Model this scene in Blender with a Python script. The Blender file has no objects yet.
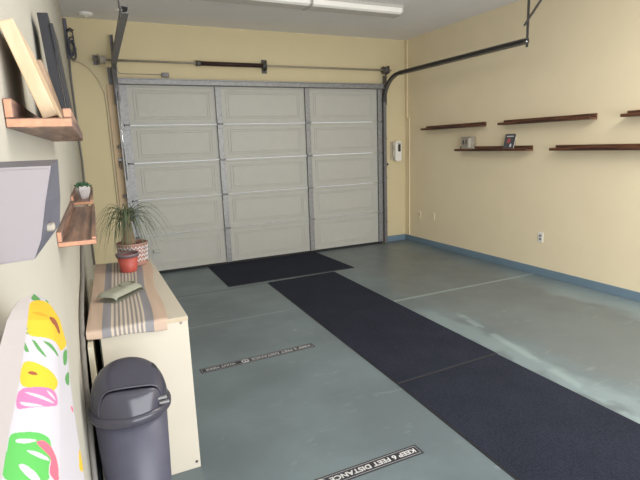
import bpy, bmesh, math, random
from mathutils import Vector, Matrix
random.seed(7)
COL = bpy.context.scene.collection
D, W, H = 6.66, 4.712, 3.14            # back wall, right wall, ceiling
def LW(y): return -0.028 - 0.017*(D - y)   # left wall x at depth y

# ------------------------------------------------------------------ materials
def srgb(r, g, b):
    f = lambda c: (c/255/12.92) if c/255 <= 0.04045 else ((c/255+0.055)/1.055)**2.4
    return (f(r), f(g), f(b), 1)
MATS = {}
def mat(name, rgb, rough=0.6, metal=0.0, var=0.06, scale=12.0, bump=0.0, stretch=(1,1,1), spec=0.5, detail=4, emit=0, trans=0):
    if name in MATS: return MATS[name]
    m = bpy.data.materials.new(name); m.use_nodes = True
    nt = m.node_tree; N = nt.nodes; L = nt.links
    b = N['Principled BSDF']
    c = srgb(*rgb)
    tc = N.new('ShaderNodeTexCoord'); mp = N.new('ShaderNodeMapping')
    mp.inputs['Scale'].default_value = stretch
    L.new(tc.outputs['Object'], mp.inputs['Vector'])
    nz = N.new('ShaderNodeTexNoise'); nz.inputs['Scale'].default_value = scale; nz.inputs['Detail'].default_value = detail
    L.new(mp.outputs['Vector'], nz.inputs['Vector'])
    rp = N.new('ShaderNodeValToRGB')
    rp.color_ramp.elements[0].position = 0.3; rp.color_ramp.elements[1].position = 0.7
    rp.color_ramp.elements[0].color = tuple(max(0, c[i]*(1-var)) for i in range(3)) + (1,)
    rp.color_ramp.elements[1].color = tuple(min(1, c[i]*(1+var)) for i in range(3)) + (1,)
    L.new(nz.outputs['Fac'], rp.inputs['Fac']); L.new(rp.outputs['Color'], b.inputs['Base Color'])
    b.inputs['Roughness'].default_value = rough; b.inputs['Metallic'].default_value = metal
    b.inputs['Specular IOR Level'].default_value = spec
    if trans: b.inputs['Transmission Weight'].default_value = trans
    if emit:
        b.inputs['Emission Color'].default_value = c; b.inputs['Emission Strength'].default_value = emit
    if bump:
        bp = N.new('ShaderNodeBump'); bp.inputs['Strength'].default_value = bump; bp.inputs['Distance'].default_value = 0.01
        L.new(nz.outputs['Fac'], bp.inputs['Height']); L.new(bp.outputs['Normal'], b.inputs['Normal'])
    MATS[name] = m
    return m
def attr_mat(name, attr, rough=0.8):
    m = bpy.data.materials.new(name); m.use_nodes = True
    nt = m.node_tree; b = nt.nodes['Principled BSDF']
    a = nt.nodes.new('ShaderNodeAttribute'); a.attribute_name = attr
    nt.links.new(a.outputs['Color'], b.inputs['Base Color'])
    b.inputs['Roughness'].default_value = rough
    b.inputs['Specular IOR Level'].default_value = 0.25
    MATS[name] = m
    return m
def wood_mat(name, dark, light, stretch=(40, 2.5, 40), rough=0.5, lo=0.38, hi=0.68):
    m = bpy.data.materials.new(name); m.use_nodes = True
    nt = m.node_tree; N = nt.nodes; L = nt.links; b = N['Principled BSDF']
    tc = N.new('ShaderNodeTexCoord'); mp = N.new('ShaderNodeMapping'); mp.inputs['Scale'].default_value = stretch
    nz = N.new('ShaderNodeTexNoise'); nz.inputs['Scale'].default_value = 1.0; nz.inputs['Detail'].default_value = 5; nz.inputs['Distortion'].default_value = 0.6
    rp = N.new('ShaderNodeValToRGB')
    rp.color_ramp.elements[0].position = lo; rp.color_ramp.elements[0].color = srgb(*dark)
    rp.color_ramp.elements[1].position = hi; rp.color_ramp.elements[1].color = srgb(*light)
    L.new(tc.outputs['Object'], mp.inputs['Vector']); L.new(mp.outputs['Vector'], nz.inputs['Vector'])
    L.new(nz.outputs['Fac'], rp.inputs['Fac']); L.new(rp.outputs['Color'], b.inputs['Base Color'])
    b.inputs['Roughness'].default_value = rough
    MATS[name] = m
    return m

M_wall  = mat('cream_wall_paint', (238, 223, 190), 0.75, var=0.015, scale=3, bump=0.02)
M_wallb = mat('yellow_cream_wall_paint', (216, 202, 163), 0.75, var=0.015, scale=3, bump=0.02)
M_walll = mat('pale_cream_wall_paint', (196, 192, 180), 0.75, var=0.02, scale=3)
M_ceil  = mat('ceiling_paint', (236, 234, 234), 0.85, var=0.015, scale=4)
M_base  = mat('blue_grey_trim_paint', (112, 134, 150), 0.45, var=0.04, scale=6)
M_jamb  = mat('tan_jamb_paint', (205, 180, 145), 0.6, var=0.04)
M_panel = mat('off_white_steel_panel', (186, 185, 177), 0.5, var=0.02, scale=8)
M_galv  = mat('galvanized_steel', (150, 150, 150), 0.45, metal=0.35, var=0.18, scale=30)
M_track = mat('dull_grey_steel', (124, 122, 124), 0.5, metal=0.35, var=0.15, scale=25)
M_dsteel= mat('dark_steel', (92, 89, 86), 0.5, metal=0.2, var=0.15, scale=25)
M_chrome= mat('bright_steel', (225, 228, 230), 0.15, metal=1.0, var=0.03)
M_spring= mat('brown_black_spring', (62, 42, 40), 0.5, metal=0.3, var=0.1)
M_shaft = mat('grey_shaft', (166, 158, 144), 0.45, metal=0.2, var=0.1)
M_black = mat('black_plastic', (36, 36, 42), 0.45, var=0.1)
M_bin   = mat('hazed_charcoal_plastic', (82, 82, 98), 0.42, var=0.05, scale=20, bump=0.02)  # charcoal lightened and blued so the colour carries the haze
M_binl  = mat('glossy_charcoal_lid', (70, 69, 80), 0.18, var=0.05)
M_cab   = mat('cream_melamine', (216, 208, 191), 0.45, var=0.015, scale=4)
M_edge  = mat('tan_edge_banding', (206, 190, 162), 0.5, var=0.04)
M_white = mat('white_plastic', (236, 234, 228), 0.4, var=0.01)
M_whcov = mat('white_cotton', (225, 220, 222), 0.9, var=0.02)
M_dark  = mat('dark_screen', (52, 50, 48), 0.3, var=0.05)
M_matk  = None
M_greyp = mat('mauve_grey_panel', (146, 139, 142), 0.5, var=0.02, scale=5)
M_greyd = mat('slate_grey_plastic', (94, 94, 106), 0.5, var=0.05)
M_lens  = mat('white_light_lens', (250, 248, 242), 0.3, var=0.005, emit=0.03)
M_fixt  = mat('white_fixture_metal', (206, 202, 196), 0.5, var=0.02)
M_leaf  = mat('grey_green_leaf', (92, 104, 78), 0.6, var=0.3, scale=9)
M_succ  = mat('succulent_green', (58, 98, 66), 0.5, var=0.3, scale=40)
M_trunk = mat('palm_trunk_brown', (132, 108, 84), 0.9, var=0.25, scale=30, bump=0.4)
M_soil  = mat('potting_soil', (70, 55, 45), 0.95, var=0.3, scale=60, bump=0.4)
M_redp  = mat('red_plastic_pot', (182, 84, 74), 0.45, var=0.06)
M_redr  = mat('dark_pot_rim', (110, 96, 100), 0.5, var=0.06)
M_brick = mat('brick_pink_pot', (172, 132, 120), 0.7, var=0.06)
M_facet = mat('pale_grey_faceted_ceramic', (196, 190, 190), 0.35, var=0.12, scale=25)
M_pack  = mat('sage_grey_plastic', (164, 166, 150), 0.55, var=0.03)
M_packd = mat('grey_olive_plastic', (138, 138, 122), 0.4, var=0.05)
M_cable = mat('black_cable', (84, 84, 94), 0.6, var=0.1)
M_cordg = mat('cream_conduit', (208, 195, 165), 0.7, var=0.02)
M_tape  = mat('black_floor_vinyl', (44, 44, 50), 0.5, var=0.08)
M_print = mat('white_print', (205, 205, 205), 0.6, var=0.05)
M_dprint = mat('worn_white_print', (176, 176, 178), 0.6, var=0.08)
M_sheetd = mat('dark_grey_foam_sheet', (138, 134, 128), 0.7, var=0.06)
M_sheetl = mat('cream_board', (226, 218, 196), 0.7, var=0.02)
M_rubber = mat('black_rubber', (40, 40, 42), 0.8, var=0.05)
M_orn   = mat('weathered_grey_block', (160, 152, 138), 0.8, var=0.25, scale=35, bump=0.2)
M_page  = mat('book_pages', (228, 224, 212), 0.8, var=0.03)
M_cover = mat('dark_book_cover', (58, 60, 66), 0.4, var=0.2, scale=50)
M_bred  = mat('muted_red_print', (158, 72, 74), 0.5, var=0.15, scale=80)
M_bwht  = mat('pale_print', (214, 214, 216), 0.5, var=0.05)
M_shelf = wood_mat('dark_streaked_wood', (62, 38, 28), (128, 84, 58))
M_shelfL = wood_mat('faded_streaked_wood', (104, 82, 78), (176, 138, 116), lo=0.36, hi=0.74)
M_endg  = mat('lit_orange_end_grain', (206, 152, 122), 0.6, var=0.14, scale=60)  # orange cut ends, with their lit brightness put into the colour
M_pine  = wood_mat('light_pine', (212, 184, 148), (226, 202, 170), stretch=(25, 3, 8))
M_oak   = wood_mat('greyed_oak', (150, 122, 100), (186, 158, 132), stretch=(25, 3, 8))

# ------------------------------------------------------------------ mesh helper
class MB:
    def __init__(s): s.bm = bmesh.new(); s.slot = 0
    def _tag(s, faces):
        for f in faces: f.material_index = s.slot
    def box(s, x0, y0, z0, x1, y1, z1, bevel=0.0, seg=2, Mx=None):
        r = bmesh.ops.create_cube(s.bm, size=1.0); vs = r['verts']
        for v in vs:
            v.co = Vector(((x0+x1)/2 + v.co.x*(x1-x0), (y0+y1)/2 + v.co.y*(y1-y0), (z0+z1)/2 + v.co.z*(z1-z0)))
        fs = set(f for v in vs for f in v.link_faces)
        s._tag(fs)
        if bevel:
            es = set(e for v in vs for e in v.link_edges)
            rr = bmesh.ops.bevel(s.bm, geom=list(es), offset=bevel, segments=seg, affect='EDGES', profile=0.5)
            vs = list(set(v for f in rr['faces'] for v in f.verts)); s._tag(rr['faces'])
        if Mx is not None:
            for v in vs: v.co = Mx @ v.co
        return s
    def tube(s, pts, r, seg=8, cap=True, closed=False):
        pts = [Vector(p) for p in pts]; n = len(pts)
        rad = r if isinstance(r, (list, tuple)) else [r]*n
        rings = []; prev = None
        for i, p in enumerate(pts):
            if closed: t = pts[(i+1) % n] - pts[i-1]
            else: t = pts[min(i+1, n-1)] - pts[max(i-1, 0)]
            t.normalize()
            if prev is None:
                a = Vector((0, 0, 1)) if abs(t.z) < 0.9 else Vector((1, 0, 0))
                u = t.cross(a).normalized()
            else:
                u = prev - t*prev.dot(t)
                u = u.normalized() if u.length > 1e-6 else t.orthogonal().normalized()
            prev = u; w = t.cross(u)
            rings.append([s.bm.verts.new(p + (u*math.cos(2*math.pi*k/seg) + w*math.sin(2*math.pi*k/seg))*rad[i]) for k in range(seg)])
        fs = []
        for i in range(n if closed else n-1):
            A, B = rings[i], rings[(i+1) % n]
            for k in range(seg):
                fs.append(s.bm.faces.new((A[k], A[(k+1) % seg], B[(k+1) % seg], B[k])))
        if cap and not closed:
            fs.append(s.bm.faces.new(rings[0][::-1])); fs.append(s.bm.faces.new(rings[-1]))
        for f in fs: f.smooth = True
        s._tag(fs); return s
    def lathe(s, prof, c=(0, 0, 0), seg=32, sx=1, sy=1, smooth=True):
        rings = []
        for r, z in prof:
            if r < 1e-6: rings.append([s.bm.verts.new((c[0], c[1], c[2]+z))])
            else: rings.append([s.bm.verts.new((c[0]+r*sx*math.cos(2*math.pi*k/seg), c[1]+r*sy*math.sin(2*math.pi*k/seg), c[2]+z)) for k in range(seg)])
        fs = []
        for A, B in zip(rings, rings[1:]):
            for k in range(seg):
                k2 = (k+1) % seg
                q = [A[0] if len(A) == 1 else A[k], A[0] if len(A) == 1 else A[k2], B[0] if len(B) == 1 else B[k2], B[0] if len(B) == 1 else B[k]]
                u = []
                for v in q:
                    if v not in u: u.append(v)
                if len(u) >= 3: fs.append(s.bm.faces.new(u))
        for f in fs: f.smooth = smooth
        s._tag(fs); return s
    def grid(s, P, closed_u=False, smooth=True):      # P[i][j] points
        V = [[s.bm.verts.new(p) for p in row] for row in P]
        fs = []
        for i in range(len(V)-1):
            m = len(V[i])
            for j in range(m if closed_u else m-1):
                fs.append(s.bm.faces.new((V[i][j], V[i][(j+1) % m], V[i+1][(j+1) % m], V[i+1][j])))
        for f in fs: f.smooth = smooth
        s._tag(fs); return V
    def prism(s, poly, axis, a, b):                   # poly in the other two axes, extruded along axis
        def pt(u, v, w):
            return {'x': (w, u, v), 'y': (u, w, v), 'z': (u, v, w)}[axis]
        A = [s.bm.verts.new(pt(u, v, a)) for u, v in poly]; B = [s.bm.verts.new(pt(u, v, b)) for u, v in poly]
        fs = [s.bm.faces.new(A[::-1]), s.bm.faces.new(B)]
        n = len(A)
        for k in range(n): fs.append(s.bm.faces.new((A[k], A[(k+1) % n], B[(k+1) % n], B[k])))
        s._tag(fs); return s
    def build(s, name, mats, parent=None, origin=None, fix=True):
        if fix: bmesh.ops.recalc_face_normals(s.bm, faces=s.bm.faces)
        o3 = Vector(origin) if origin is not None else (parent_world(parent) if parent else Vector((0, 0, 0)))
        for v in s.bm.verts: v.co -= o3
        me = bpy.data.meshes.new(name); s.bm.to_mesh(me); s.bm.free()
        for m in (mats if isinstance(mats, (list, tuple)) else [mats]): me.materials.append(m)
        o = bpy.data.objects.new(name, me); COL.objects.link(o)
        if parent: o.parent = parent
        else: o.location = o3
        return o
def parent_world(p):
    v = Vector((0, 0, 0))
    while p is not None: v += p.location; p = p.parent
    return v
def local(o): return Vector((0, 0, 0))
def thing(name, label, cat, loc=(0, 0, 0), rz=0, group=None):
    o = bpy.data.objects.new(name, None); COL.objects.link(o); o.empty_display_size = 0.1
    o.location = loc; o.rotation_euler = (0, 0, rz); o['label'] = label; o['category'] = cat
    if group: o['group'] = group
    return o
def tag(o, label, cat, group=None):
    o['label'] = label; o['category'] = cat
    if group: o['group'] = group
    return o
def struct(o, label=None):
    o['kind'] = 'structure'
    if label: o['label'] = label
    return o
def copy_tree(o, parent=None):
    c = o.copy(); COL.objects.link(c); c.parent = parent
    for ch in list(o.children): copy_tree(ch, c)
    return c

# ------------------------------------------------------------------ room shell
Y0 = -1.6
m = MB(); m.box(-0.6, Y0, -0.12, W+0.15, D+0.15, 0)
floor = m.build('floor', MATS.get('x') or mat('tmp', (128, 128, 128)), origin=(0, 0, 0)); struct(floor)
def floor_material():
    f = bpy.data.materials.new('painted_concrete_floor'); f.use_nodes = True
    nt = f.node_tree; N = nt.nodes; L = nt.links; b = N['Principled BSDF']
    tc = N.new('ShaderNodeTexCoord'); sp = N.new('ShaderNodeSeparateXYZ'); L.new(tc.outputs['Object'], sp.inputs[0])
    def noise(scale, detail=5, dist=0.0, stretch=None):
        n = N.new('ShaderNodeTexNoise'); n.inputs['Scale'].default_value = scale; n.inputs['Detail'].default_value = detail; n.inputs['Distortion'].default_value = dist
        if stretch:
            mp = N.new('ShaderNodeMapping'); mp.inputs['Scale'].default_value = stretch
            L.new(tc.outputs['Object'], mp.inputs[0]); L.new(mp.outputs[0], n.inputs['Vector'])
        else: L.new(tc.outputs['Object'], n.inputs['Vector'])
        return n.outputs['Fac']
    def math_(op, a, c=None, clamp=False):
        n = N.new('ShaderNodeMath'); n.operation = op; n.use_clamp = clamp
        for i, v in enumerate((a, c)):
            if v is None: continue
            if isinstance(v, (int, float)): n.inputs[i].default_value = v
            else: L.new(v, n.inputs[i])
        return n.outputs[0]
    def step(v, a, c):                                 # smooth 0..1 as v goes a..c
        n = N.new('ShaderNodeMapRange'); n.interpolation_type = 'SMOOTHSTEP'
        n.inputs['From Min'].default_value = a; n.inputs['From Max'].default_value = c
        if a > c:
            n.inputs['From Min'].default_value = c; n.inputs['From Max'].default_value = a
            n.inputs['To Min'].default_value = 1; n.inputs['To Max'].default_value = 0
        L.new(v, n.inputs['Value']); return n.outputs['Result']
    def mix(fac, a, c):
        n = N.new('ShaderNodeMix'); n.data_type = 'RGBA'
        if isinstance(fac, (int, float)): n.inputs[0].default_value = fac
        else: L.new(fac, n.inputs[0])
        for i, v in ((6, a), (7, c)):
            if isinstance(v, tuple): n.inputs[i].default_value = v
            else: L.new(v, n.inputs[i])
        return n.outputs[2]
    wob = math_('MULTIPLY', math_('SUBTRACT', noise(2.2, 4), 0.5), 0.5)
    wx = math_('ADD', sp.outputs['X'], wob); wy = math_('ADD', sp.outputs['Y'], wob)
    X, Y = sp.outputs['X'], sp.outputs['Y']
    base = mix(step(noise(1.6, 6), 0.35, 0.7), srgb(98, 110, 115), srgb(111, 125, 130))
    # worn grey wheel zone on the right side, bluer repainted band by the right wall
    worn = math_('MULTIPLY', math_('MULTIPLY', step(wx, 2.9, 3.15), step(wx, 4.42, 4.24)), step(wy, 6.9, 6.4))
    base = mix(math_('MULTIPLY', worn, 0.6), base, srgb(106, 112, 112))
    scuff = math_('MULTIPLY', math_('MULTIPLY', step(wx, 2.66, 2.72), step(wx, 2.90, 2.80)), step(wy, 3.9, 3.3))
    base = mix(math_('MULTIPLY', scuff, 0.32), base, srgb(152, 172, 176))
    side = math_('MULTIPLY', step(wx, 4.22, 4.40), step(wy, 3.9, 3.4))
    base = mix(math_('MULTIPLY', side, 0.5), base, srgb(136, 152, 156))
    line = math_('MULTIPLY', step(math_('ABSOLUTE', math_('SUBTRACT', math_('ADD', X, math_('MULTIPLY', math_('SUBTRACT', Y, 2.9), -0.18)), 2.92)), 0.05, 0.015), math_('MULTIPLY', step(Y, 3.5, 3.3), step(noise(5, 4), 0.4, 0.55)))
    base = mix(math_('MULTIPLY', line, 0.5), base, srgb(150, 168, 170))
    streak = math_('MULTIPLY', step(noise(9, 6, 1.5, (0.5, 1.4, 1)), 0.60, 0.70), step(noise(1.1, 2), 0.4, 0.6))
    base = mix(math_('MULTIPLY', streak, 0.16), base, srgb(170, 184, 184))
    spots = step(noise(26, 3, 0.4), 0.68, 0.76)
    base = mix(math_('MULTIPLY', spots, 0.35), base, srgb(86, 100, 104))
    # control joints in the slab
    j1 = math_('MULTIPLY', step(math_('ABSOLUTE', math_('SUBTRACT', Y, 5.39)), 0.022, 0.008), step(X, 2.6, 2.5))
    base = mix(math_('MULTIPLY', j1, 0.7), base, srgb(52, 58, 60))
    j2 = math_('MULTIPLY', step(math_('ABSOLUTE', math_('SUBTRACT', math_('ADD', Y, math_('MULTIPLY', wob, 0.03)), 4.03)), 0.03, 0.012), step(X, 2.66, 2.7))
    base = mix(math_('MULTIPLY', j2, 0.55), base, srgb(160, 178, 176))
    j3 = math_('MULTIPLY', step(math_('ABSOLUTE', math_('SUBTRACT', Y, 4.35)), 0.02, 0.008), step(X, 1.7, 1.6))
    base = mix(math_('MULTIPLY', j3, 0.3), base, srgb(160, 176, 176))
    L.new(base, b.inputs['Base Color'])
    rr = N.new('ShaderNodeMapRange'); rr.inputs['To Min'].default_value = 0.28; rr.inputs['To Max'].default_value = 0.48
    L.new(noise(3.5, 5), rr.inputs['Value']); L.new(rr.outputs['Result'], b.inputs['Roughness'])
    bp = N.new('ShaderNodeBump'); bp.inputs['Strength'].default_value = 0.06; bp.inputs['Distance'].default_value = 0.01
    L.new(noise(40, 4), bp.inputs['Height']); L.new(bp.outputs['Normal'], b.inputs['Normal'])
    return f
floor.data.materials[0] = floor_material()
m = MB(); m.box(-0.6, Y0, H, W+0.15, D+0.15, H+0.1); struct(m.build('ceiling', M_ceil))
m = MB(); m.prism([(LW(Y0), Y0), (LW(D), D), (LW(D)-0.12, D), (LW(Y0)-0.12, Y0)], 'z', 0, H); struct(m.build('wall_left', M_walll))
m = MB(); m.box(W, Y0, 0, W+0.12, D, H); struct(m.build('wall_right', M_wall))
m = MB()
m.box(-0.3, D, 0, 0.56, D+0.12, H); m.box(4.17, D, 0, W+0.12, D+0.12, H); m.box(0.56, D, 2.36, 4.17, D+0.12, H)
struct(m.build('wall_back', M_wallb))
bh = 0.092
m = MB(); m.box(W-0.016, Y0, 0, W, D-0.017, bh, 0.003, 1); struct(m.build('baseboard_right', M_base))
m = MB(); m.box(4.325, D-0.016, 0, W, D, bh, 0.003, 1); struct(m.build('baseboard_back', M_base))
m = MB(); m.prism([(LW(Y0), Y0), (LW(D), D), (LW(D)+0.012, D), (LW(Y0)+0.012, Y0)], 'z', 0, bh); struct(m.build('baseboard_left', M_base))
m = MB(); m.box(0.36, D-0.018, 0, 0.475, D, 2.40, 0.003, 1); struct(m.build('trim_1', M_jamb))
m = MB(); m.box(4.235, D-0.014, 0, 4.30, D, 2.40, 0.003, 1); struct(m.build('trim_2', M_jamb))

# ------------------------------------------------------------------ overhead garage door (door_1)
door = bpy.data.objects.new('door_1', None); COL.objects.link(door); door.location = (2.36, D-0.05, 0)
door['kind'] = 'structure'; door['label'] = 'off-white five-section overhead garage door with galvanized stiles'
XL, XR, YF = 0.485, 4.235, D-0.045       # inside face of the panels
seams = [0.03, 0.515, 0.982, 1.449, 1.916, 2.40]
stx = [(0.495, 0.575), (1.662, 1.732), (2.945, 3.015), (4.155, 4.225)]
for i in range(5):
    z0, z1 = seams[i]+0.004, seams[i+1]-0.004
    m = MB(); m.box(XL, YF, z0, XR, YF+0.03, z1)
    m.box(XL, YF-0.007, z0, XR, YF, z0+0.026, 0.003, 1); m.box(XL, YF-0.007, z1-0.026, XR, YF, z1, 0.003, 1)
    for (a, b2) in ((stx[0][1], stx[1][0]), (stx[1][1], stx[2][0]), (stx[2][1], stx[3][0])):
        for k, (ins, zi) in enumerate(((0.07, 0.062), (0.105, 0.09))):      # embossed double rectangle
            xa, xb, za, zb = a+ins, b2-ins, z0+zi, z1-zi
            t = 0.012 if k == 0 else 0.008
            h = 0.006
            m.box(xa, YF-h, za, xb, YF, za+t, 0.002, 1); m.box(xa, YF-h, zb-t, xb, YF, zb, 0.002, 1)
            m.box(xa, YF-h, za+t, xa+t, YF, zb-t, 0.002, 1); m.box(xb-t, YF-h, za+t, xb, YF, zb-t, 0.002, 1)
    m.build('panel_section', M_panel, door)
    for k, (a, b2) in enumerate(stx):
        m = MB(); zz0, zz1 = z0+0.002, z1-0.002
        m.box(a, YF-0.034, zz0, b2, YF-0.019, zz1, 0.003, 1)
        m.box(a, YF-0.036, zz0, a+0.012, YF-0.0, zz1); m.box(b2-0.012, YF-0.036, zz0, b2, YF-0.0, zz1)
        m.build('stile', M_galv, door)
for i in range(1, 5):
    for k, (a, b2) in enumerate(stx):
        c = (a+b2)/2; m = MB()
        m.box(c-0.035, YF-0.041, seams[i]-0.06, c+0.035, YF-0.035, seams[i]-0.008, 0.002, 1)
        m.box(c-0.035, YF-0.041, seams[i]+0.008, c+0.035, YF-0.035, seams[i]+0.06, 0.002, 1)
        m.tube([(c-0.04, YF-0.046, seams[i]), (c+0.04, YF-0.046, seams[i])], 0.011, 8)
        m.build('hinge', M_galv if k < 9 else M_track, door)
for i in list(range(1, 5)):
    for sx, x in ((-1, 0.485), (1, 4.235)):
        m = MB(); m.tube([(x-sx*0.03, YF-0.05, seams[i]), (x+sx*0.02, YF-0.05, seams[i])], 0.012, 8)
        m.tube([(x+sx*0.012, YF-0.05, seams[i]), (x+sx*0.03, YF-0.05, seams[i])], 0.022, 12)
        m.build('roller', M_dsteel, door)
m = MB(); m.box(0.47, YF-0.055, 2.405, 4.25, YF-0.03, 2.465, 0.003, 1); m.box(0.47, YF-0.085, 2.402, 4.25, YF-0.028, 2.412); m.box(0.47, YF-0.085, 2.458, 4.25, YF-0.028, 2.468)
m.build('top_strut', M_galv, door)
m = MB(); m.box(0.485, YF-0.02, 2.400, 4.235, YF+0.03, 2.475); m.build('top_rail', M_galv, door)
m = MB(); m.box(XL, YF-0.012, 0.002, XR, YF+0.035, 0.033, 0.004, 1); m.build('bottom_seal', M_rubber, door)
m = MB(); m.box(0.70, YF-0.03, 0.285, 0.80, YF, 0.325, 0.006, 2); m.build('lift_handle', M_panel, door)

# ------------------------------------------------------------------ door tracks
def channel_path(m, pts, side, w=0.045, d=0.05):
    # C-channel: web on the outside plus two lips, along a path in the YZ plane (x constant unless the path drifts)
    P = [Vector(p) for p in pts]; n = len(P); prof = [(0, -w/2), (0, w/2), (d, w/2), (d, w/2-0.012), (0.006, w/2-0.006), (0.006, -w/2+0.006), (d, -w/2+0.012), (d, -w/2)]
    rings = []
    for i, p in enumerate(P):
        t = (P[min(i+1, n-1)] - P[max(i-1, 0)]).normalized()
        xv = Vector((-side, 0, 0)); nv = t.cross(Vector((1, 0, 0))).normalized()
        rings.append([m.bm.verts.new(p + xv*a + nv*b) for a, b in prof])
    k = len(prof)
    for A, B in zip(rings, rings[1:]):
        for j in range(k): m.bm.faces.new((A[j], A[(j+1) % k], B[(j+1) % k], B[j]))
    m.bm.faces.new(rings[0][::-1]); m.bm.faces.new(rings[-1])
def track(side, xv, xh0, xh1, label):
    t = thing('door_track', label, 'door track', (xv, YF-0.05, 0))
    yv = YF-0.05
    m = MB(); channel_path(m, [(xv, yv, 0.02), (xv, yv, 2.2)], side); m.build('vertical_track', M_track if side > 0 else M_galv, t)
    R = 0.34; arc = [(xv + (xh0-xv)*i/10, yv-R+R*math.cos(math.pi/2*i/10), 2.245+R*math.sin(math.pi/2*i/10)) for i in range(11)]
    m = MB(); channel_path(m, [(xv, yv, 2.2)]+arc, side); m.build('curved_track', M_dsteel if side > 0 else M_track, t)
    m = MB(); channel_path(m, [(xh0, yv-R, 2.585), (xh1, 3.92, 2.585)], side, w=0.055); m.build('horizontal_track', M_dsteel if side > 0 else M_track, t)
    m = MB(); xo = xh1 + side*0.006
    m.box(xo-0.004, 3.935, 2.53, xo+0.004, 3.965, H, 0.001, 1); m.build('hanger_strap', M_dsteel, t)
    if side > 0:
        Mx = Matrix.Translation((xo-0.012, 3.985, 2.75)) @ Matrix.Rotation(math.radians(45), 4, 'X')
        m = MB(); m.box(-0.003, -0.014, 0, 0.003, 0.014, 0.545, 0.001, 1, Mx=Mx); m.box(-0.020, -0.014, 0, 0.003, -0.009, 0.545, Mx=Mx); m.build('diagonal_brace', M_dsteel, t)
    m = MB(); m.tube([(xo-0.02*side, 3.95, 2.585), (xo+0.02*side, 3.95, 2.585)], 0.014, 8); m.build('bolt', M_chrome, t)
    # flag bracket near the wall
    m = MB(); xf = xv + side*0.012
    m.box(xf-0.003, yv-0.02, 2.16, xf+0.003, D-0.002, 2.60, 0.002, 1); m.box(xf-0.045 if side < 0 else xf, D-0.006, 2.16, xf if side < 0 else xf+0.045, D, 2.60, 0.002, 1)
    m.build('flag_bracket', M_track, t)
    for z in (0.35, 1.05, 1.66):
        m = MB(); m.box(xv-0.01 if side > 0 else xv-0.035, yv+0.02, z-0.02, xv+0.035 if side > 0 else xv+0.01, D, z+0.02, 0.003, 1); m.build('jamb_bracket', M_dsteel, t)
    return t
tr = track(1, 4.285, 4.335, 4.335, 'dark steel door track curving to a level rail by right wall')
tl = track(-1, 0.448, 0.415, 0.362, 'grey steel door track rising left of the garage door')
m = MB(); m.prism([(D-0.30, 2.62), (D-0.06, 2.62), (D-0.06, 2.96), (D-0.12, 2.96)], 'x', 0.478, 0.484); m.box(0.45, D-0.075, 2.62, 0.484, D-0.06, 2.96); m.build('angle_plate', M_track, tl, origin=parent_world(tl))
m = MB(); m.tube([(0.470, YF-0.075, 1.25), (0.470, YF-0.075, 2.32)], 0.008, 8); m.build('lift_cable_rod', M_chrome, tl)

# torsion shaft
ys = D-0.085; zs = 2.672
ts = thing('torsion_shaft', 'torsion shaft with a dark spring across the wall above the garage door', 'shaft', (2.36, ys, zs))
m = MB(); m.tube([(0.235, ys, zs), (4.40, ys, zs)], 0.0125, 10); m.build('shaft', M_shaft, ts)
m = MB()
sp = [(1.50 + 0.85*i/400.0, ys + 0.026*math.cos(i*0.9), zs + 0.026*math.sin(i*0.9)) for i in range(401)]
m.tube([(1.48, ys, zs), (2.34, ys, zs)], 0.026, 14); m.tube(sp, 0.005, 5); m.build('spring', M_spring, ts)
m = MB(); m.tube([(1.44, ys, zs), (1.50, ys, zs)], 0.034, 14); m.build('winding_cone', M_dsteel, ts)
m = MB(); m.tube([(2.335, ys, zs), (2.375, ys, zs)], 0.04, 14); m.box(2.375, ys-0.045, zs-0.06, 2.382, D-0.003, zs+0.06, 0.002, 1); m.box(2.345, D-0.009, zs-0.09, 2.42, D-0.003, zs+0.09, 0.002, 1); m.build('centre_bracket', M_dsteel, ts)
for x, s in ((0.345, -1), (4.285, 1)):
    m = MB(); m.lathe([(0.0, -0.035), (0.052, -0.035), (0.058, -0.028), (0.045, -0.02), (0.045, 0.02), (0.058, 0.028), (0.052, 0.035), (0.0, 0.035)], seg=18)
    for v in m.bm.verts: v.co = Vector((x + s*v.co.z, ys + v.co.x, zs + v.co.y))
    m.build('cable_drum', mat('pale_zinc', (176, 170, 156), 0.5) if s < 0 else M_dsteel, ts)
    m = MB(); m.box(x+s*0.05-0.003, ys-0.05, zs-0.05, x+s*0.05+0.003, D-0.003, zs+0.06, 0.002, 1); m.box(min(x+s*0.05, x+s*0.10), D-0.008, zs-0.05, max(x+s*0.05, x+s*0.10), D-0.003, zs+0.06); m.build('end_bearing_plate', M_dsteel if s > 0 else M_track, ts)
# lift cables
for x, lab in ((4.262, 'thin dark lift cable hanging from the right end drum'),):
    m = MB(); m.tube([(x, YF-0.09, 2.62), (x, YF-0.09, 2.2)], 0.006, 6); tag(m.build('lift_cable', M_dsteel, origin=(x, YF-0.09, 2.2)), lab, 'cable')
# alarm sensor wire left of the door header
sw = thing('door_sensor', 'small door sensor with a bent wire above the garage door header', 'sensor', (1.06, D, 2.53))
m = MB(); m.tube([(0.50, D-0.006, 2.655), (0.502, D-0.006, 2.56), (0.525, D-0.006, 2.535), (0.58, D-0.006, 2.532), (1.02, D-0.006, 2.53)], 0.0055, 6); m.build('wire', M_shaft, sw)
m = MB(); m.box(1.015, D-0.03, 2.50, 1.105, D, 2.555, 0.006, 2); m.box(1.03, D-0.034, 2.512, 1.055, D-0.028, 2.543, 0.002, 1); m.build('sensor_body', M_track, sw)

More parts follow.
